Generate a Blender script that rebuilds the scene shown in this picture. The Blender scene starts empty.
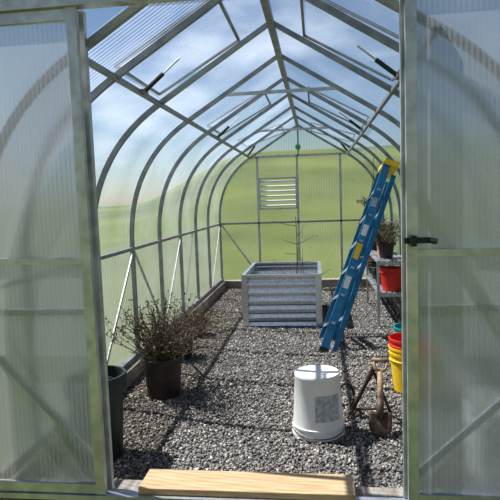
import bpy, bmesh, math, random
import numpy as np
from mathutils import Matrix, Vector
random.seed(7); np.random.seed(7)
S=bpy.context.scene

# ------------------------------------------------------------------ materials
def newmat(name):
    m=bpy.data.materials.new(name); m.use_nodes=True
    nt=m.node_tree; nt.nodes.clear()
    out=nt.nodes.new('ShaderNodeOutputMaterial')
    return m,nt,out
def N(nt,t,**kw):
    n=nt.nodes.new(t)
    for k,v in kw.items():
        if hasattr(n,k): setattr(n,k,v)
    return n
def pmat(name,c1,c2=None,rough=.5,metal=0,scale=8,bump=0.0,bscale=None,spec=.5,detail=4,stretch=(1,1,1),lo=.35,hi=.65,trans=0):
    m,nt,out=newmat(name)
    b=N(nt,'ShaderNodeBsdfPrincipled')
    tc=N(nt,'ShaderNodeTexCoord'); mp=N(nt,'ShaderNodeMapping'); mp.inputs['Scale'].default_value=stretch
    nt.links.new(tc.outputs['Object'],mp.inputs['Vector'])
    nz=N(nt,'ShaderNodeTexNoise'); nz.inputs['Scale'].default_value=scale; nz.inputs['Detail'].default_value=detail
    nt.links.new(mp.outputs[0],nz.inputs['Vector'])
    cr=N(nt,'ShaderNodeValToRGB'); cr.color_ramp.elements[0].position=lo; cr.color_ramp.elements[1].position=hi
    cr.color_ramp.elements[0].color=(*c1,1); cr.color_ramp.elements[1].color=(*(c2 or c1),1)
    nt.links.new(nz.outputs['Fac'],cr.inputs[0]); nt.links.new(cr.outputs[0],b.inputs['Base Color'])
    b.inputs['Roughness'].default_value=rough; b.inputs['Metallic'].default_value=metal
    b.inputs['Specular IOR Level'].default_value=spec
    if bump:
        bp=N(nt,'ShaderNodeBump'); bp.inputs['Strength'].default_value=bump; bp.inputs['Distance'].default_value=.01
        n2=N(nt,'ShaderNodeTexNoise'); n2.inputs['Scale'].default_value=bscale or scale*3
        nt.links.new(mp.outputs[0],n2.inputs['Vector'])
        nt.links.new(n2.outputs['Fac'],bp.inputs['Height']); nt.links.new(bp.outputs[0],b.inputs['Normal'])
    nt.links.new(b.outputs[0],out.inputs[0])
    return m

def polycarb(name,axis,clear,tint=(.86,.9,.89),haze=(.8,.85,.86),blur=0.0,rib=80.0,gloss=.08,amp=.10):
    m,nt,out=newmat(name); L=nt.links
    tc=N(nt,'ShaderNodeTexCoord'); sep=N(nt,'ShaderNodeSeparateXYZ'); L.new(tc.outputs['Object'],sep.inputs[0])
    mu=N(nt,'ShaderNodeMath',operation='MULTIPLY'); L.new(sep.outputs[axis],mu.inputs[0]); mu.inputs[1].default_value=rib*2*math.pi
    si=N(nt,'ShaderNodeMath',operation='SINE'); L.new(mu.outputs[0],si.inputs[0])
    nz=N(nt,'ShaderNodeTexNoise'); nz.inputs['Scale'].default_value=1.7; nz.inputs['Detail'].default_value=5
    L.new(tc.outputs['Object'],nz.inputs['Vector'])
    ma=N(nt,'ShaderNodeMath',operation='MULTIPLY_ADD'); L.new(si.outputs[0],ma.inputs[0]); ma.inputs[1].default_value=amp; ma.inputs[2].default_value=clear-.25
    mb=N(nt,'ShaderNodeMath',operation='MULTIPLY_ADD',use_clamp=True); L.new(nz.outputs['Fac'],mb.inputs[0]); mb.inputs[1].default_value=.5; L.new(ma.outputs[0],mb.inputs[2])
    tr=N(nt,'ShaderNodeBsdfTransparent'); tr.inputs[0].default_value=(*tint,1)
    clearsock=tr.outputs[0]
    if blur>0:
        rf=N(nt,'ShaderNodeBsdfRefraction'); rf.inputs['IOR'].default_value=1.12; rf.inputs['Roughness'].default_value=.55; rf.inputs['Color'].default_value=(*tint,1)
        mx0=N(nt,'ShaderNodeMixShader'); mx0.inputs[0].default_value=blur
        L.new(tr.outputs[0],mx0.inputs[1]); L.new(rf.outputs[0],mx0.inputs[2]); clearsock=mx0.outputs[0]
    tl=N(nt,'ShaderNodeBsdfTranslucent'); tl.inputs[0].default_value=(*haze,1)
    df=N(nt,'ShaderNodeBsdfDiffuse'); df.inputs[0].default_value=(*haze,1)
    mh=N(nt,'ShaderNodeMixShader'); mh.inputs[0].default_value=.4; L.new(tl.outputs[0],mh.inputs[1]); L.new(df.outputs[0],mh.inputs[2])
    mx=N(nt,'ShaderNodeMixShader'); L.new(mb.outputs[0],mx.inputs[0]); L.new(mh.outputs[0],mx.inputs[1]); L.new(clearsock,mx.inputs[2])
    gl=N(nt,'ShaderNodeBsdfGlossy'); gl.inputs['Roughness'].default_value=.22
    mg=N(nt,'ShaderNodeMixShader'); mg.inputs[0].default_value=gloss; L.new(mx.outputs[0],mg.inputs[1]); L.new(gl.outputs[0],mg.inputs[2])
    L.new(mg.outputs[0],out.inputs[0])
    return m

M_alu=pmat('aluminium',(.42,.43,.44),(.58,.59,.6),rough=.42,metal=.75,scale=14,bump=.1)
M_alud=pmat('aluminium_weathered',(.24,.25,.26),(.36,.37,.38),rough=.5,metal=.6,scale=10,bump=.1)
M_white=pmat('white_plastic',(.70,.68,.64),(.78,.76,.72),rough=.4,scale=6,bump=.06)
M_label=pmat('grey_label',(.30,.31,.32),(.52,.53,.52),rough=.5,scale=40)
M_wood=pmat('plank_wood',(.42,.27,.14),(.58,.41,.23),rough=.65,scale=6,stretch=(1,14,14),bump=.3,bscale=14)
M_timber=pmat('foundation_timber',(.20,.17,.14),(.36,.32,.27),rough=.85,scale=5,stretch=(8,1,8),bump=.5,bscale=20)
M_blackp=pmat('black_plastic',(.012,.018,.016),(.03,.038,.035),rough=.45,scale=9)
M_darkpot=pmat('dark_pot',(.035,.022,.018),(.065,.045,.038),rough=.5,scale=9,bump=.1)
M_terra=pmat('terracotta',(.45,.16,.07),(.6,.26,.13),rough=.8,scale=9,bump=.2)
M_soil=pmat('soil',(.03,.02,.013),(.08,.055,.035),rough=1,scale=40,bump=1)
M_twig=pmat('dry_twig',(.08,.055,.04),(.20,.145,.095),rough=.9,scale=20)
M_leaf=pmat('sage_leaf',(.07,.075,.045),(.18,.17,.11),rough=.8,scale=25)
M_leafd=pmat('dry_leaf',(.12,.08,.055),(.23,.165,.105),rough=.9,scale=25)
M_green=pmat('green_leaf',(.04,.10,.02),(.12,.2,.05),rough=.7,scale=25)
M_blue=pmat('blue_fiberglass',(.02,.15,.28),(.035,.21,.37),rough=.45,scale=12,bump=.08)
M_yellow=pmat('yellow_plastic',(.80,.50,.02),(.88,.58,.04),rough=.4,scale=7)
M_red=pmat('red_plastic',(.60,.03,.02),(.70,.05,.03),rough=.4,scale=7)
M_teal=pmat('teal_plastic',(.02,.22,.22),(.04,.30,.30),rough=.4,scale=7)
M_galv=pmat('galvanised_steel',(.62,.64,.65),(.82,.84,.85),rough=.30,metal=.85,scale=30,bump=.12)
M_ash=pmat('ash_handle',(.24,.15,.08),(.40,.27,.15),rough=.6,scale=6,stretch=(12,12,2))
M_steel=pmat('tool_steel',(.06,.04,.03),(.15,.10,.07),rough=.65,metal=.4,scale=18,bump=.2)
M_greentag=pmat('green_plastic',(.03,.35,.08),(.05,.45,.12),rough=.5)

# ------------------------------------------------------------------ mesh builder
class MB:
    def __init__(s): s.v=[]; s.f=[]; s.m=[]; s.sm=[]; s.mats=[]
    def mi(s,mat):
        if mat not in s.mats: s.mats.append(mat)
        return s.mats.index(mat)
    def add(s,vs,fs,mat,smooth=False):
        o=len(s.v); s.v+= [tuple(x) for x in vs]; k=s.mi(mat)
        for f in fs: s.f.append([i+o for i in f]); s.m.append(k); s.sm.append(smooth)
    def box(s,lo,hi,mat):
        x0,y0,z0=lo; x1,y1,z1=hi
        v=[(x0,y0,z0),(x1,y0,z0),(x1,y1,z0),(x0,y1,z0),(x0,y0,z1),(x1,y0,z1),(x1,y1,z1),(x0,y1,z1)]
        s.add(v,[(0,3,2,1),(4,5,6,7),(0,1,5,4),(1,2,6,5),(2,3,7,6),(3,0,4,7)],mat)
    def beam(s,p,q,w,h,mat,up=(0,0,1)):
        p=Vector(p);q=Vector(q);d=(q-p).normalized();u=Vector(up)
        if abs(d.dot(u))>.98: u=Vector((0,1,0))
        a=d.cross(u).normalized(); b=a.cross(d).normalized()
        v=[]
        for c in (p,q):
            for (i,j) in ((-1,-1),(1,-1),(1,1),(-1,1)): v.append(c+a*(i*w/2)+b*(j*h/2))
        s.add(v,[(0,1,2,3),(7,6,5,4),(0,4,5,1),(1,5,6,2),(2,6,7,3),(3,7,4,0)],mat)
    def obox(s,c,ax,ay,az,mat):
        c=Vector(c);ax=Vector(ax);ay=Vector(ay);az=Vector(az)
        v=[c+i*ax+j*ay+k*az for k in(-1,1) for (i,j) in((-1,-1),(1,-1),(1,1),(-1,1))]
        s.add(v,[(0,3,2,1),(4,5,6,7),(0,1,5,4),(1,2,6,5),(2,3,7,6),(3,0,4,7)],mat)
    def tube(s,pts,r,mat,n=8,r2=None,cap=True):
        pts=[Vector(p) for p in pts]; r2=r if r2 is None else r2; vs=[]; L=len(pts); ref=None
        for i,p in enumerate(pts):
            d=(pts[min(i+1,L-1)]-pts[max(i-1,0)]).normalized()
            if ref is None: ref=Vector((0,0,1)) if abs(d.z)<.9 else Vector((1,0,0))
            a=d.cross(ref).normalized(); b=d.cross(a).normalized(); rr=r+(r2-r)*i/(L-1)
            for k in range(n):
                t=2*math.pi*k/n; vs.append(p+(a*math.cos(t)+b*math.sin(t))*rr)
        fs=[(i*n+k,i*n+(k+1)%n,(i+1)*n+(k+1)%n,(i+1)*n+k) for i in range(L-1) for k in range(n)]
        if cap: fs+= [tuple(range(n))[::-1],tuple((L-1)*n+k for k in range(n))]
        s.add(vs,fs,mat,True)
    def lathe(s,prof,c,mat,n=40,tilt=None,capb=False,capt=False):
        vs=[];c=Vector(c)
        for (r,z) in prof:
            for k in range(n):
                t=2*math.pi*k/n; p=Vector((r*math.cos(t),r*math.sin(t),z))
                if tilt: p=tilt@p
                vs.append(c+p)
        fs=[(i*n+k,i*n+(k+1)%n,(i+1)*n+(k+1)%n,(i+1)*n+k) for i in range(len(prof)-1) for k in range(n)]
        if capb: fs.append(tuple(range(n))[::-1])
        if capt: fs.append(tuple((len(prof)-1)*n+k for k in range(n)))
        s.add(vs,fs,mat,True)
    def leaf(s,p,d,l,w,mat):
        p=Vector(p);d=Vector(d).normalized(); a=d.cross(Vector((random.gauss(0,1),random.gauss(0,1),random.gauss(0,1)))).normalized()
        nrm=d.cross(a)*l*.12
        s.add([p,p+d*l*.45+a*w/2+nrm,p+d*l,p+d*l*.45-a*w/2+nrm],[(0,1,2,3)],mat)
    def obj(s,name,parent=None,bevel=0,auto=True):
        me=bpy.data.meshes.new(name); me.from_pydata(s.v,[],s.f)
        for m in s.mats: me.materials.append(m)
        me.polygons.foreach_set('material_index',s.m); me.polygons.foreach_set('use_smooth',s.sm); me.update()
        o=bpy.data.objects.new(name,me); S.collection.objects.link(o)
        if parent: o.parent=parent
        if bevel:
            b=o.modifiers.new('bevel','BEVEL'); b.width=bevel; b.segments=2; b.limit_method='ANGLE'; b.angle_limit=math.radians(50)
        if any(s.sm) and not bevel:
            e=o.modifiers.new('split','EDGE_SPLIT'); e.split_angle=math.radians(40)
        return o

# ------------------------------------------------------------------ dimensions
XC=-.275; HW=1.37; YF=2.40; YB=9.05
ARCH=[2.40,2.90,3.75,4.60,5.45,6.30,7.15,8.0,9.02]
XL,XR=-1.01,.365     # door opening
ZT=.125; ZH=2.36
def prof_half(n=14):
    P=[(HW,.10),(HW,1.15)]
    for i in range(1,n+1):
        t=i/n; P.append(((1-t)**2*HW+2*t*(1-t)*HW+t*t*.81,(1-t)**2*1.15+2*t*(1-t)*1.85+t*t*2.2))
    P.append((0,2.70)); return P
PH=prof_half()
def roofz(a):
    a=abs(a)
    if a<=.81: return 2.7-.5/.81*a
    for (a1,z1),(a0,z0) in zip(PH[1:-1],PH[2:-1]):
        if a0<=a<=a1: return z0+(z1-z0)*(a-a0)/(a1-a0)
    return 1.15
full=[(XC-a,z) for a,z in PH]+[(XC+a,z) for a,z in PH[::-1][1:]]

# ------------------------------------------------------------------ polycarbonate skins
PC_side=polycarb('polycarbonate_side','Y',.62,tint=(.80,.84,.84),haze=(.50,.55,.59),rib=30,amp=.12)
PC_back=polycarb('polycarbonate_back','X',.82,tint=(.86,.91,.86),haze=(.66,.70,.68),rib=24,amp=.12)
PC_roof=polycarb('polycarbonate_roof','Y',.84,tint=(.80,.89,1.0),haze=(.70,.79,.94),rib=30,amp=.12)
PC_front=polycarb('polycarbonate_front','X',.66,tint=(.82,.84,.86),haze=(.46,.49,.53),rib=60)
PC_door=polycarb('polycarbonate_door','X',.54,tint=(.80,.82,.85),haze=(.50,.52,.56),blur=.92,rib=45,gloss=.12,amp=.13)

def strip(name,pts,y0,y1,mat,skip=None):
    b=MB()
    for (x0,z0),(x1,z1) in zip(pts[:-1],pts[1:]):
        b.add([(x0,y0,z0),(x0,y1,z0),(x1,y1,z1),(x1,y0,z1)],[(0,1,2,3)],mat,True)
    return b.obj(name)
strip('wall_left',[(XC-a,z) for a,z in PH[:2]],YF,YB,PC_side)
strip('wall_right',[(XC+a,z) for a,z in PH[:2]],YF,YB,PC_side)
VB=[(2.90,3.75),(5.45,6.30),(8.0,9.02)]
VA0,VA1=.22,.78
b=MB()
for sgn in (-1,1):
    c=PH[1:-1]
    for (a0,z0),(a1,z1) in zip(c[:-1],c[1:]):
        b.add([(XC+sgn*a0,YF,z0),(XC+sgn*a0,YB,z0),(XC+sgn*a1,YB,z1),(XC+sgn*a1,YF,z1)],[(0,1,2,3)],PC_roof,True)
    ys=sorted(set([YF,YB]+[y for v in VB for y in v]))
    for y0,y1 in zip(ys[:-1],ys[1:]):
        isv=any(abs(y0-v[0])<1e-6 and abs(y1-v[1])<1e-6 for v in VB)
        rng=[(.81,VA1),(VA0,0)] if isv else [(.81,0)]
        for a0,a1 in rng:
            b.add([(XC+sgn*a0,y0,roofz(a0)),(XC+sgn*a0,y1,roofz(a0)),(XC+sgn*a1,y1,roofz(a1)),(XC+sgn*a1,y0,roofz(a1))],[(0,1,2,3)],PC_roof)
b.obj('ceiling')
b=MB(); b.add([(x,YB,z) for x,z in full],[tuple(range(len(full)))],PC_back); b.obj('wall_back')
b=MB()
def sidepoly(sgn,xin):
    ain=abs(xin-XC)
    pts=[(xin,.10),(xin,roofz(ain))]+[(XC+sgn*a,z) for a,z in PH[::-1] if a>ain+1e-4 and z>.2]+[(XC+sgn*HW,.10)]
    b.add([(x,YF,z) for x,z in pts],[tuple(range(len(pts)))],PC_front)
sidepoly(-1,XL); sidepoly(1,XR)
aH=(2.7-ZH)/(.5/.81)
b.add([(XC-aH,YF,ZH),(XC,YF,2.7),(XC+aH,YF,ZH)],[(0,1,2)],PC_front)
b.obj('wall_front')

# ------------------------------------------------------------------ frame
fr=MB()
def arch(y,w=.028,d=.038,mat=M_alud):
    pts=[Vector((x,0,z)) for x,z in full]; n=len(pts); off=[]
    for i in range(n):
        t=(pts[min(i+1,n-1)]-pts[max(i-1,0)]).normalized(); nn=Vector((t.z,0,-t.x))
        off.append(nn)
    vs=[]
    for p,nn in zip(pts,off):
        o=p+nn*.003; i_=p+nn*d
        vs+=[(o.x,y-w/2,o.z),(o.x,y+w/2,o.z),(i_.x,y+w/2,i_.z),(i_.x,y-w/2,i_.z)]
    fs=[(i*4+k,i*4+(k+1)%4,(i+1)*4+(k+1)%4,(i+1)*4+k) for i in range(n-1) for k in range(4)]
    fr.add(vs,fs,mat)
for y in ARCH: arch(y+(.02 if y==YF else -.015 if y>9 else 0))
def long(a,z,w=.026,h=.028):
    for s in(-1,1): fr.beam((XC+s*a,YF,z),(XC+s*a,YB-.01,z),w,h,M_alud)
long(HW-.025,1.10); long(.79,2.18); long(HW-.025,.15,.04,.05)
fr.beam((XC,YF,2.665),(XC,YB-.01,2.665),.042,.05,M_alud)
for y in (4.60,7.15):
    fr.beam((XC-.47,y,2.385),(XC+.47,y,2.385),.025,.025,M_alu)
for s in(-1,1):
    x=XC+s*(HW-.03)
    for (ya,yb) in ((4.60,3.75),(4.60,5.45),(6.30,5.45),(6.9,6.3),(8.95,8.1)):
        fr.beam((x,ya,1.09),(x,yb,.18),.012,.025,M_alu)
yb=YB-.035
fr.beam((XC-.84,yb,2.19),(XC+.84,yb,2.19),.03,.035,M_alu)
fr.beam((XC-HW+.02,yb,1.10),(XC+HW-.02,yb,1.10),.03,.03,M_alud)
for x in (-.96,-.30,.40): fr.beam((x,yb,.15),(x,yb,2.19),.035,.03,M_alu)
fr.beam((XC,yb,2.19),(XC,yb,2.68),.03,.03,M_alu)
fr.beam((-1.6,yb,1.08),(-.98,yb,.2),.012,.025,M_alu); fr.beam((1.05,yb,1.08),(.42,yb,.2),.012,.025,M_alu)
yf=YF-.005
for x in (XL-.02,XR+.02): fr.beam((x,yf,.11),(x,yf,ZH),.045,.03,M_alu)
fr.beam((XC-HW,yf,1.0),(XL,yf,1.0),.02,.03,M_alu); fr.beam((XR,yf,1.0),(XC+HW,yf,1.0),.02,.03,M_alu)
fr.beam((XC-HW+.02,YF+.02,.85),(XL-.02,YF+.02,.2),.02,.03,M_alu); fr.beam((XC+HW-.02,YF+.02,.85),(XR+.02,YF+.02,.2),.02,.03,M_alu)
fr.beam((-1.85,YF-.06,ZH+.03),(1.30,YF-.06,ZH+.03),.06,.06,M_alu)
fr.beam((-1.85,YF-.05,ZT-.005),(1.30,YF-.05,ZT-.005),.07,.026,M_alu)
fr.obj('greenhouse_frame')

# vents
def vent(sgn,y0,y1,ang,idx):
    b=MB(); 
    top=Vector((XC+sgn*VA0,0,roofz(VA0)+.01)); bot=Vector((XC+sgn*VA1,0,roofz(VA1)+.01))
    d=bot-top; L=d.length; d.normalize(); th=math.radians(ang)
    n=Vector((sgn*abs(d.z),0,abs(d.x)))
    d2=d*math.cos(th)+n*math.sin(th)
    e=top+d2*L; ya=y0+.012; yb_=y1-.012
    P=lambda v,y:(v.x,y,v.z)
    b.add([P(top,ya),P(top,yb_),P(e,yb_),P(e,ya)],[(0,1,2,3)],PC_roof)
    for y in(ya,yb_): b.beam(P(top,y),P(e,y),.014,.016,M_alud)
    for v in (top,e): b.beam(P(v,ya),P(v,yb_),.016,.016,M_alud)
    ym=(y0+y1)/2
    q=Vector((XC+sgn*.77,ym,2.185)); r=top+d2*L*.55; r=Vector((r.x,ym,r.z-.02))
    b.tube([q,q.lerp(r,.55)],.014,M_blackp,8); b.tube([q.lerp(r,.5),r],.006,M_alu,6)
    b.beam((q.x,ym-.05,q.z),(q.x,ym+.05,q.z),.03,.02,M_alud)
    b.obj('roof_vent')
for i,(y0,y1) in enumerate(VB):
    for s in(-1,1): vent(s,y0,y1,(2,3,14)[i],i)

# doors
def door(name,x0,x1):
    E=bpy.data.objects.new(name,None); S.collection.objects.link(E)
    y=YF-.06; b=MB()
    for x in (x0+.022,x1-.022): b.beam((x,y,ZT+.01),(x,y,ZH),.045,.03,M_alu)
    for z in (ZT+.035,1.25,ZH-.03): b.beam((x0+.045,y,z),(x1-.045,y,z),.028,.045 if z!=1.25 else .03,M_alu)
    b.obj('frame',E)
    b=MB(); b.add([(x0+.03,y,ZT+.04),(x1-.03,y,ZT+.04),(x1-.03,y,ZH-.03),(x0+.03,y,ZH-.03)],[(0,1,2,3)],PC_door); b.obj('panel',E)
    return E
door('door_1',-1.74,XL-.01)
d2=door('door_2',XR+.01,1.14)
b=MB(); b.obox((XR+.05,YF-.085,1.305),(.055,0,0),(0,.012,0),(0,0,.012),M_blackp); b.obox((XR+.03,YF-.1,1.305),(.012,0,0),(0,.02,0),(0,0,.022),M_blackp)
b.tube([(XR+.10,YF-.1,1.305),(XR+.125,YF-.11,1.30)],.012,M_blackp); b.obj('latch',d2)

# louvre window on back wall
b=MB(); lx0,lx1,lz0,lz1=-.93,-.32,1.33,1.83; ly=YB-.075
for x in(lx0,lx1): b.beam((x,ly,lz0),(x,ly,lz1),.025,.03,M_alu)
for z in(lz0,lz1): b.beam((lx0,ly,z),(lx1,ly,z),.03,.025,M_alu)
for i in range(6):
    z=lz0+.05+i*.08; b.obox(((lx0+lx1)/2,ly,z),((lx1-lx0)/2-.012,0,0),(0,.018,.014),(0,-.002,.003),M_white)
b.obj('window_1')

# foundation
for nm,lo,hi in (('baseboard_left',(XC-HW-.05,YF-.05,-.02),(XC-HW+.09,YB+.06,.13)),('baseboard_right',(XC+HW-.09,YF-.05,-.02),(XC+HW+.05,YB+.06,.13)),
                 ('baseboard_back',(XC-HW+.09,YB-.08,-.02),(XC+HW-.09,YB+.06,.13)),('door_threshold',(XC-HW+.09,YF-.08,-.02),(XC+HW-.09,YF+.14,.098))):
    b=MB(); b.box(lo,hi,M_timber); b.obj(nm,bevel=.008)

# plank
b=MB(); b.box((-.865,YF-.06,.1335),(.145,YF+.125,.165),M_wood); o=b.obj('wooden_plank',bevel=.004)

# ------------------------------------------------------------------ floor + gravel
m,nt,out=newmat('gravel_bed'); L=nt.links
bs=N(nt,'ShaderNodeBsdfPrincipled'); bs.inputs['Roughness'].default_value=.9
tc=N(nt,'ShaderNodeTexCoord'); vo=N(nt,'ShaderNodeTexVoronoi'); vo.inputs['Scale'].default_value=64; L.new(tc.outputs['Object'],vo.inputs['Vector'])
sp=N(nt,'ShaderNodeSeparateColor'); L.new(vo.outputs['Color'],sp.inputs[0])
cr=N(nt,'ShaderNodeValToRGB'); cr.color_ramp.elements[0].color=(.06,.053,.046,1); cr.color_ramp.elements[1].color=(.36,.32,.28,1)
L.new(sp.outputs[0],cr.inputs[0]); L.new(cr.outputs[0],bs.inputs['Base Color'])
bp=N(nt,'ShaderNodeBump'); bp.invert=True; bp.inputs['Strength'].default_value=1; bp.inputs['Distance'].default_value=.014
L.new(vo.outputs['Distance'],bp.inputs['Height']); L.new(bp.outputs[0],bs.inputs['Normal']); L.new(bs.outputs[0],out.inputs[0])
M_gbed=m
b=MB(); b.add([(XC-HW,YF,0),(XC+HW,YF,0),(XC+HW,YB,0),(XC-HW,YB,0)],[(0,1,2,3)],M_gbed); b.obj('floor')
m,nt,out=newmat('gravel_stone'); L=nt.links
bs=N(nt,'ShaderNodeBsdfPrincipled'); bs.inputs['Roughness'].default_value=.8
ge=N(nt,'ShaderNodeNewGeometry'); cr=N(nt,'ShaderNodeValToRGB')
cr.color_ramp.elements[0].color=(.08,.07,.062,1); cr.color_ramp.elements[1].color=(.55,.50,.44,1)
e=cr.color_ramp.elements.new(.4); e.color=(.19,.175,.163,1)
e=cr.color_ramp.elements.new(.8); e.color=(.29,.257,.225,1)
L.new(ge.outputs['Random Per Island'],cr.inputs[0]); L.new(cr.outputs[0],bs.inputs['Base Color']); L.new(bs.outputs[0],out.inputs[0])
M_stone=m
def gravel(n,x0,x1,y0,y1,name):
    cube=np.array([(-1,-1,-1),(1,-1,-1),(1,1,-1),(-1,1,-1),(-1,-1,1),(1,-1,1),(1,1,1),(-1,1,1)],float)*.6
    V=cube[None]+np.random.uniform(-.35,.35,(n,8,3))
    s=(.0045+.0085*np.random.rand(n,1,1)**2)*np.random.uniform(.7,1.3,(n,1,3)); V=V*s
    q=np.random.normal(size=(n,4)); q/=np.linalg.norm(q,axis=1)[:,None]; w,x,y,z=q.T
    Rm=np.stack([1-2*(y*y+z*z),2*(x*y-z*w),2*(x*z+y*w),2*(x*y+z*w),1-2*(x*x+z*z),2*(y*z-x*w),2*(x*z-y*w),2*(y*z+x*w),1-2*(x*x+y*y)],1).reshape(n,3,3)
    V=np.einsum('nij,nkj->nki',Rm,V)
    u=np.random.rand(n)**1.4
    P=np.stack([np.random.uniform(x0,x1,n),y0+(y1-y0)*u,np.random.uniform(.0,.012,n)],1)
    V=V+P[:,None]
    F=np.array([(0,3,2,1),(4,5,6,7),(0,1,5,4),(1,2,6,5),(2,3,7,6),(3,0,4,7)])
    FF=(F[None]+(np.arange(n)*8)[:,None,None]).reshape(-1)
    me=bpy.data.meshes.new(name); me.vertices.add(n*8); me.vertices.foreach_set('co',V.reshape(-1))
    me.loops.add(n*24); me.loops.foreach_set('vertex_index',FF.astype(np.int32))
    me.polygons.add(n*6); me.polygons.foreach_set('loop_start',(np.arange(n*6)*4).astype(np.int32))
    me.update(calc_edges=True); me.validate(); me.materials.append(M_stone)
    o=bpy.data.objects.new(name,me); S.collection.objects.link(o)
gravel(90000,XC-HW+.10,XC+HW-.10,YF+.155,8.9,'gravel_ground')

# ------------------------------------------------------------------ terrain
m,nt,out=newmat('grass'); L=nt.links
bs=N(nt,'ShaderNodeBsdfPrincipled'); bs.inputs['Roughness'].default_value=1; bs.inputs['Specular IOR Level'].default_value=.1
tc=N(nt,'ShaderNodeTexCoord'); nz=N(nt,'ShaderNodeTexNoise'); nz.inputs['Scale'].default_value=.12; nz.inputs['Detail'].default_value=8
L.new(tc.outputs['Object'],nz.inputs['Vector']); cr=N(nt,'ShaderNodeValToRGB')
cr.color_ramp.elements[0].position=.35; cr.color_ramp.elements[1].position=.65
cr.color_ramp.elements[0].color=(.07,.092,.028,1); cr.color_ramp.elements[1].color=(.135,.16,.05,1)
L.new(nz.outputs['Fac'],cr.inputs[0]); L.new(cr.outputs[0],bs.inputs['Base Color']); L.new(bs.outputs[0],out.inputs[0])
n=110; g=np.linspace(-110,110,n)
vs=[];fs=[]
def sst(t): t=max(0,min(1,t)); return t*t*(3-2*t)
for j in range(n):
    for i in range(n):
        x=g[i];y=g[j]+40; r=math.hypot(x,y); az=math.degrees(math.atan2(x,y))
        H=1.0+5.5*sst((az+21)/15) if abs(az)<90 else .5
        vs.append((x,y,-.04+sst((r-13)/47)*H))
fs=[(j*n+i,j*n+i+1,(j+1)*n+i+1,(j+1)*n+i) for j in range(n-1) for i in range(n-1)]
b=MB(); b.add(vs,fs,m,True); b.obj('grass_ground')

# ------------------------------------------------------------------ raised bed
bx0,bx1,by0,by1,bz=-.87,.02,6.22,7.45,.62
b=MB()
def corr(p,q,nrm,mat):
    p=Vector(p);q=Vector(q);nrm=Vector(nrm);vs=[];K=66
    for k in range(K+1):
        z=.01+(bz-.03)*k/K; o=nrm*(.016*math.cos(2*math.pi*6*k/K))
        vs+= [Vector((p.x,p.y,z))+o,Vector((q.x,q.y,z))+o]
    b.add(vs,[(2*k,2*k+1,2*k+3,2*k+2) for k in range(K)],mat,True)
corr((bx0,by0,0),(bx1,by0,0),(0,-1,0),M_galv); corr((bx0,by1,0),(bx1,by1,0),(0,1,0),M_galv)
corr((bx0,by0,0),(bx0,by1,0),(-1,0,0),M_galv); corr((bx1,by0,0),(bx1,by1,0),(1,0,0),M_galv)
for x,sx in((bx0,-1),(bx1,1)):
    for y,sy in((by0,-1),(by1,1)):
        b.box((min(x+sx*.018,x-sx*.05),y+sy*.018-.002,0.0),(max(x+sx*.018,x-sx*.05),y+sy*.018+.002,bz),M_galv)
        b.box((x+sx*.018-.002,min(y+sy*.018,y-sy*.05),0.0),(x+sx*.018+.002,max(y+sy*.018,y-sy*.05),bz),M_galv)
for y in(by0,by1): b.box((bx0-.02,y-.022,bz-.025),(bx1+.02,y+.022,bz),M_galv)
for x in(bx0,bx1): b.box((x-.022,by0+.022,bz-.025),(x+.022,by1-.022,bz),M_galv)
b.box((bx0+.015,by0+.015,.0),(bx1-.015,by1-.015,.30),M_soil)
XMIN=XC-HW+.06; XMAX=XC+HW-.07
def stem(b,p,d,L,r,mat,wob=.1,n=6):
    pts=[Vector(p)]; d=Vector(d).normalized()
    for i in range(n):
        d=(d+Vector((random.gauss(0,wob),random.gauss(0,wob),random.gauss(0,wob*.6)))).normalized(); q=pts[-1]+d*L/n
        if q.x<XMIN: q.x=XMIN+random.uniform(0,.02); d.x=abs(d.x)*.3; d.z+=.01
        if q.x>XMAX: q.x=XMAX-random.uniform(0,.02); d.x=-abs(d.x)*.3; d.z+=.01
        pts.append(q)
    b.tube(pts,r,mat,5,r*.45); return pts
bed=b.obj('raised_garden_bed')
b=MB()
pts=stem(b,(-.27,6.95,.30),(.02,0,1),.96,.009,M_twig,.04,8)
for (i,sx) in ((4,-1),(5,1),(5,-1),(6,1),(7,-1)):
    stem(b,pts[i],(sx,random.uniform(-.4,.4),random.uniform(.1,.5)),random.uniform(.16,.34),.0045,M_twig,.22)
for k in range(6):
    a=random.uniform(0,6.28); q=stem(b,(-.26+.12*math.cos(a),6.95+.1*math.sin(a),.3),(.8*math.cos(a),.6*math.sin(a),1),random.uniform(.45,.62),.0045,M_twig,.2)
b.obj('bare_sapling')

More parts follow.
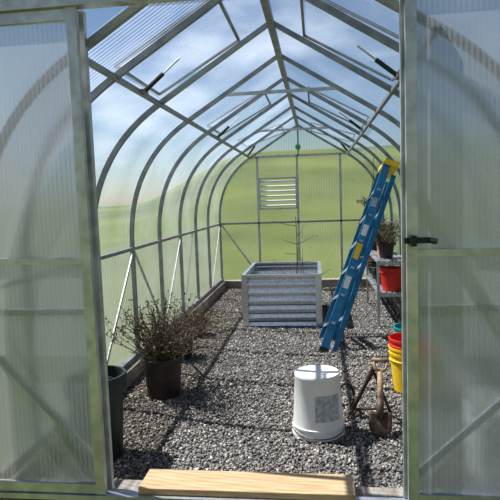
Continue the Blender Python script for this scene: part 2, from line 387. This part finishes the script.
# ------------------------------------------------------------------ pots
def pot(b,c,rt,rb,h,mat,rim=.012,soil=True):
    b.lathe([(rb*.9,0),(rb,0.004),(rt-.008,h-.05*(h/.3)),(rt+rim,h-.05*(h/.3)),(rt+rim+.003,h-.004),(rt+rim,h),(rt-.004,h),(rt-.012,h-.06),(rb-.008,.03)],c,mat,capb=True)
    if soil:
        rs=rt-.012; b.lathe([(0.001,h-.055),(rs*.6,h-.05),(rs-.001,h-.062)],c,M_soil,24)
def bush(b,c,n,R,H,mats,lsize=.03,lean=(0,0),r=.003,nl=10):
    c=Vector(c)
    for i in range(n):
        a=random.uniform(0,6.283); s=random.random()**.6
        d=Vector((math.cos(a)*s*R+lean[0],math.sin(a)*s*R+lean[1],H*random.uniform(.5,1.0)*(1-.2*s)))
        L=d.length
        st=c+Vector((math.cos(a),math.sin(a),0))*.06*s
        q=stem(b,st,d,L,r,M_twig,.12,6)
        def ld(p,up):
            x=random.gauss(0,1)
            if p.x<XMIN+.04: x=abs(x)
            if p.x>XMAX-.04: x=-abs(x)
            return Vector((x,random.gauss(0,1),random.gauss(up,.8)))
        for k in range(nl):
            t=random.uniform(1.6,6); j=min(int(t),5); p=q[j].lerp(q[j+1],t-j) if t<6 else q[6]
            b.leaf(p,ld(p,.4),lsize*random.uniform(.6,1.5),lsize*.45,random.choice(mats))
        if random.random()<.7:
            j=random.randint(2,4); q2=stem(b,q[j],d+Vector((random.gauss(0,.3),random.gauss(0,.3),0)),L*.4,r*.6,M_twig,.2,4)
            for t in q2: 
                for _ in range(min(2,nl)): b.leaf(t,ld(t,.3),lsize,lsize*.4,random.choice(mats))
b=MB(); pot(b,(-1.21,3.97,.01),.155,.125,.31,M_darkpot); bush(b,(-1.21,3.97,.26),140,.46,.58,[M_leaf,M_leafd,M_leafd,M_leaf,M_twig],.027,nl=10,lean=(.02,0)); b.obj('potted_sage')
b=MB(); pot(b,(-1.30,2.96,.01),.152,.12,.50,M_blackp,soil=True); b.obj('tall_black_pot')
b=MB(); pot(b,(-1.32,4.95,.01),.13,.10,.2,M_blackp); bush(b,(-1.30,4.95,.17),46,.42,.34,[M_leafd,M_twig],.02,lean=(.10,0),nl=3); b.obj('potted_dry_herb')
b=MB(); pot(b,(-1.36,5.8,.01),.12,.10,.18,M_darkpot); bush(b,(-1.36,5.8,.15),26,.25,.25,[M_leafd,M_twig],.02,nl=2); b.obj('potted_dry_herb')

# ------------------------------------------------------------------ buckets
b=MB(); tl=None; bc=(-.02,3.35,.012)
b.lathe([(.164,0.0),(.168,.003),(.168,.022),(.161,.024),(.160,.055),(.166,.057),(.166,.066),(.159,.068),(.141,.365),(.143,.369),(.143,.385),(.138,.391),(.130,.385),(.001,.379)],bc,M_white,56,tl)
vs=[];K=14
for k in range(K+1):
    t=math.radians(-96+64*k/K)
    for z in(.12,.28):
        r=.1595-(z-.068)*.0606+.0015; vs.append((bc[0]+r*math.cos(t),bc[1]+r*math.sin(t),.012+z))
b.add(vs,[(2*k,2*k+2,2*k+3,2*k+1) for k in range(K)],M_label,True)
hp=[(bc[0]+.171*math.cos(t),bc[1]+.171*math.sin(t),.06-.03*math.sin((t+2.9)/2.9*3.14)) for t in np.linspace(-2.9,0,14)]
b.tube(hp,.003,M_steel,6)
b.obj('plastic_bucket')
def upb(b,c,rt,rb,h,mat):
    b.lathe([(rb*.92,0),(rb,.006),(rt-.004,h*.80),(rt+.006,h*.80),(rt+.006,h*.82),(rt,h*.83),(rt+.001,h-.02),(rt+.008,h-.018),(rt+.008,h),(rt-.004,h),(rb-.006,.012),(.001,.012)],c,mat,capb=True)
b=MB(); upb(b,(.90,2.95,.012),.14,.125,.37,M_white); b.tube([(.90+.15*math.cos(t),2.95-.03,.31+.0-.10*math.sin(t)) for t in np.linspace(0,math.pi,14)],.003,M_steel,6); b.obj('plastic_bucket')
b=MB(); upb(b,(.68,4.12,.012),.15,.125,.30,M_yellow); upb(b,(.68,4.12,.085),.152,.127,.27,M_yellow); upb(b,(.68,4.12,.14),.152,.127,.28,M_red)
b.obj('stacked_yellow_buckets')
b=MB(); upb(b,(.80,4.75,.012),.15,.125,.34,M_teal); b.obj('teal_bucket')
# ------------------------------------------------------------------ plant shelf on right
b=MB(); sx0,sx1,sy0,sy1=.66,1.00,6.15,8.85
for z in(.40,.76):
    for k in range(6): x=sx0+.02+k*(sx1-sx0-.04)/5; b.box((x-.022,sy0,z-.02),(x+.022,sy1,z),M_alu)
    for y in(sy0+.02,(sy0+sy1)/2,sy1-.02): b.box((sx0,y-.02,z-.05),(sx1,y+.02,z-.021),M_alu)
for x in(sx0+.015,sx1-.015):
    for y in(sy0+.02,(sy0+sy1)/2,sy1-.02): b.box((x-.014,y-.014,0),(x+.014,y+.014,.76),M_alu)
b.obj('plant_shelf')
b=MB(); upb(b,(.85,6.32,.402),.14,.115,.26,M_red); b.obj('red_bucket')
for i,(x,y,r,h,mt) in enumerate([(.80,6.45,.10,.18,M_darkpot),(.84,6.95,.11,.2,M_terra),(.78,7.45,.10,.17,M_blackp),(.82,8.1,.12,.2,M_darkpot)]):
    b=MB(); pot(b,(x,y,.762),r,r*.75,h,mt); bush(b,(x,y,.762+h-.05),30,.18,.36,[M_leafd,M_green,M_leaf],.03); b.obj('potted_plant')
for (x,y,r,h,mt) in ((.80,6.85,.11,.17,M_blackp),(.79,7.20,.10,.16,M_darkpot),(.80,7.7,.11,.15,M_blackp),(.80,8.2,.11,.18,M_terra)):
    b=MB(); pot(b,(x,y,.402),r,r*.75,h,mt); b.obj('empty_plant_pot')
b=MB(); hc=(.74,7.14,1.22); pot(b,hc,.11,.075,.16,M_terra)
for k in range(3):
    a=k*2.094; b.tube([(hc[0]+.12*math.cos(a),hc[1]+.12*math.sin(a),hc[2]+.155),(hc[0],hc[1],1.75)],.003,M_steel,5)
b.tube([(hc[0],hc[1],1.75),(hc[0],hc[1],roofz(hc[0]-XC)-.04)],.003,M_steel,5)
bush(b,(hc[0],hc[1],hc[2]+.11),26,.2,.2,[M_leafd,M_leaf],.035); b.obj('hanging_flower_pot')

# ------------------------------------------------------------------ ladder
b=MB()
base=Vector((.035,5.15,.01)); top=Vector((.775,5.80,1.88))
U=(top-base).normalized(); LL=(top-base).length
W=Vector((0,1,0)); W=(W-U*W.dot(U)).normalized()*1.0
D=U.cross(W).normalized()
if D.x<0: D=-D
def P(u,w,d): return base+U*u+W*w+D*d
def rail(u0,w0,u1,w1,d,wd,th,mat):
    p=P(u0,w0,d);q=P(u1,w1,d); dr=(q-p).normalized()
    vs=[c+D*(i*wd/2)+W*(j*th/2) for c in(p,q) for (i,j) in((-1,-1),(1,-1),(1,1),(-1,1))]
    b.add(vs,[(0,1,2,3),(7,6,5,4),(0,4,5,1),(1,5,6,2),(2,6,7,3),(3,7,4,0)],mat)
WB=.50;WT=.30
for s in(0,1):
    rail(.02,s*WB,LL-.05,(WB-WT)/2+s*WT,0.0,.08,.028,M_blue)
    rail(.02,.03+s*(WB-.06),LL-.12,(WB-WT)/2+.03+s*(WT-.06),.105,.05,.025,M_blue)
    b.obox(P(.01,s*WB,0),D*.045,W*.02,U*.03,M_blackp); b.obox(P(.01,.03+s*(WB-.06),.105),D*.03,W*.02,U*.03,M_blackp)
for k in range(1,7):
    u=k*.295; t=u/LL; w0=(WB-WT)/2*t; w1=WB-w0
    b.obox(P(u,(w0+w1)/2,0),D*.036,W*((w1-w0)/2-.012),U*.008,M_alu)
    b.obox(P(u-.015,(w0+w1)/2,-.034),D*.002,W*((w1-w0)/2-.012),U*.012,M_alu)
    if k in(1,3,5): b.obox(P(u+.1,(w0+w1)/2,.105),D*.01,W*((w1-w0)/2-.04),U*.02,M_alu)
    b.obox(P(u,w0-.0155,0),D*.02,W*.0015,U*.012,M_alu)
b.obox(P(LL-.02,WB/2,.04),D*.08,W*(WT/2+.03),U*.03,M_yellow)
b.obox(P(LL+.013,WB/2,.04),D*.075,W*(WT/2+.02),U*.004,M_blackp)
for u,h,mt in((1.05,.10,M_yellow),(1.3,.06,M_white),(.72,.07,M_white),(1.62,.05,M_label)):
    w0=(WB-WT)/2*u/LL; b.obox(P(u,w0-.0155,0),D*.028,W*.0012,U*h,mt)
b.tube([P(1.0,.07,.0),P(1.06,.08,.12)],.006,M_alu); 
b.obj('step_ladder')

# ------------------------------------------------------------------ garden tools
b=MB()
g0=Vector((.37,3.36,.16)); g1=Vector((.385,3.48,.36))
b.tube([g0,g0.lerp(g1,.5),g1],.019,M_ash,10)
dd=(g1-g0).normalized(); sd=dd.cross(Vector((0,-1,0))).normalized(); upv=sd.cross(dd)
for s_ in(-1,1): b.tube([g1,g1+dd*.02+sd*.035*s_,g1+dd*.075+sd*.045*s_],.011,M_ash,8)
b.tube([g1+dd*.075-sd*.055,g1+dd*.075+sd*.055],.014,M_ash,10)
b.tube([g0-dd*.06,g0+dd*.07],.022,M_steel,10,.023)
rows=[]; K=8
for i in range(K+1):
    t=i/K; w=.07*(1 if t<.6 else math.sqrt(max(0,1-((t-.6)/.4)**2))*.9+.1)
    for j in range(7):
        s=(j-3)/3; rows.append(g0-dd*(.02+.15*t)+sd*(w*s)+upv*(.015*s*s-.01))
b.add(rows,[(i*7+j,i*7+j+1,(i+1)*7+j+1,(i+1)*7+j) for i in range(K) for j in range(6)],M_steel,True)
o=b.obj('garden_spade'); sm=o.modifiers.new('s','SOLIDIFY'); sm.thickness=.004
b=MB()
h0=Vector((.20,3.60,.03)); h1=Vector((.355,3.53,.38))
b.tube([h0.lerp(h1,.1),h1],.014,M_steel,10); b.tube([h0.lerp(h1,.75),h1],.018,M_steel,10)
hoop=[h0.lerp(h1,.15)+Vector((-.05-.05*math.cos(t),.02,.07+.085*math.sin(t))) for t in np.linspace(-1.3,3.9,14)]
b.tube(hoop,.009,M_steel,8)
b.tube([h0+Vector((-.03,-.05,-.012)),h0.lerp(h1,.12),h0+Vector((.07,.06,-.012))],.011,M_steel,8)
b.tube([(.355,3.535,.33),(.47,3.62,.02)],.010,M_steel,8)
b.tube([(.20,3.60,.06),(.45,3.61,.06)],.008,M_steel,8)
b.obj('rusty_tool_stand')
b=MB(); b.lathe([(.001,0),(.045,.0),(.045,.012),(.001,.012)],(XC,YB-.10,2.32),M_greentag,20,Matrix.Rotation(math.radians(90),3,'X'))
b.tube([(XC,YB-.10,2.36),(XC,YB-.10,2.62)],.002,M_steel,5); b.obj('green_hanging_tag')

# ------------------------------------------------------------------ light
sun=bpy.data.lights.new('sun','SUN'); sun.energy=11.0; sun.angle=math.radians(.5); sun.color=(1,.92,.83)
so=bpy.data.objects.new('sun',sun); S.collection.objects.link(so)
sdir=Vector((-.62,.22,1.05)).normalized()
so.rotation_euler=sdir.to_track_quat('Z','Y').to_euler()
w=bpy.data.worlds.new('sky'); S.world=w; w.use_nodes=True; nt=w.node_tree; nt.nodes.clear(); L=nt.links
wo=N(nt,'ShaderNodeOutputWorld'); bg=N(nt,'ShaderNodeBackground'); sk=N(nt,'ShaderNodeTexSky')
sk.sky_type='NISHITA'; sk.sun_disc=False; sk.sun_elevation=math.asin(sdir.z); sk.sun_rotation=math.atan2(sdir.x,sdir.y); sk.air_density=1.1; sk.dust_density=.3; sk.ozone_density=2.0
tc=N(nt,'ShaderNodeTexCoord'); nz=N(nt,'ShaderNodeTexNoise'); nz.inputs['Scale'].default_value=2.2; nz.inputs['Detail'].default_value=6
mp=N(nt,'ShaderNodeMapping'); mp.inputs['Scale'].default_value=(1,1,2.5); L.new(tc.outputs['Generated'],mp.inputs[0]); L.new(mp.outputs[0],nz.inputs['Vector'])
cr=N(nt,'ShaderNodeValToRGB'); cr.color_ramp.elements[0].position=.54; cr.color_ramp.elements[1].position=.76; L.new(nz.outputs['Fac'],cr.inputs[0])
mx=N(nt,'ShaderNodeMix',data_type='RGBA'); L.new(cr.outputs[0],mx.inputs[0]); L.new(sk.outputs[0],mx.inputs[6]); mx.inputs[7].default_value=(15,15,15.2,1)
L.new(mx.outputs[2],bg.inputs[0]); bg.inputs[1].default_value=.092; L.new(bg.outputs[0],wo.inputs[0])

# ------------------------------------------------------------------ camera
cam=bpy.data.cameras.new('camera'); cam.sensor_width=36; cam.lens=540/500*36; cam.clip_start=.05; cam.clip_end=500
co=bpy.data.objects.new('camera',cam); S.collection.objects.link(co)
Rm=Matrix.Rotation(math.radians(7.14),4,'Z')@Matrix.Rotation(math.radians(90-5.36),4,'X')@Matrix.Rotation(math.radians(-2.0),4,'Z')
co.matrix_world=Matrix.Translation((0,0,1.5))@Rm
S.camera=co
S.view_settings.view_transform='Standard'
try: S.view_settings.look='Medium High Contrast'
except Exception as ex: print('look',ex)
S.view_settings.exposure=-.2
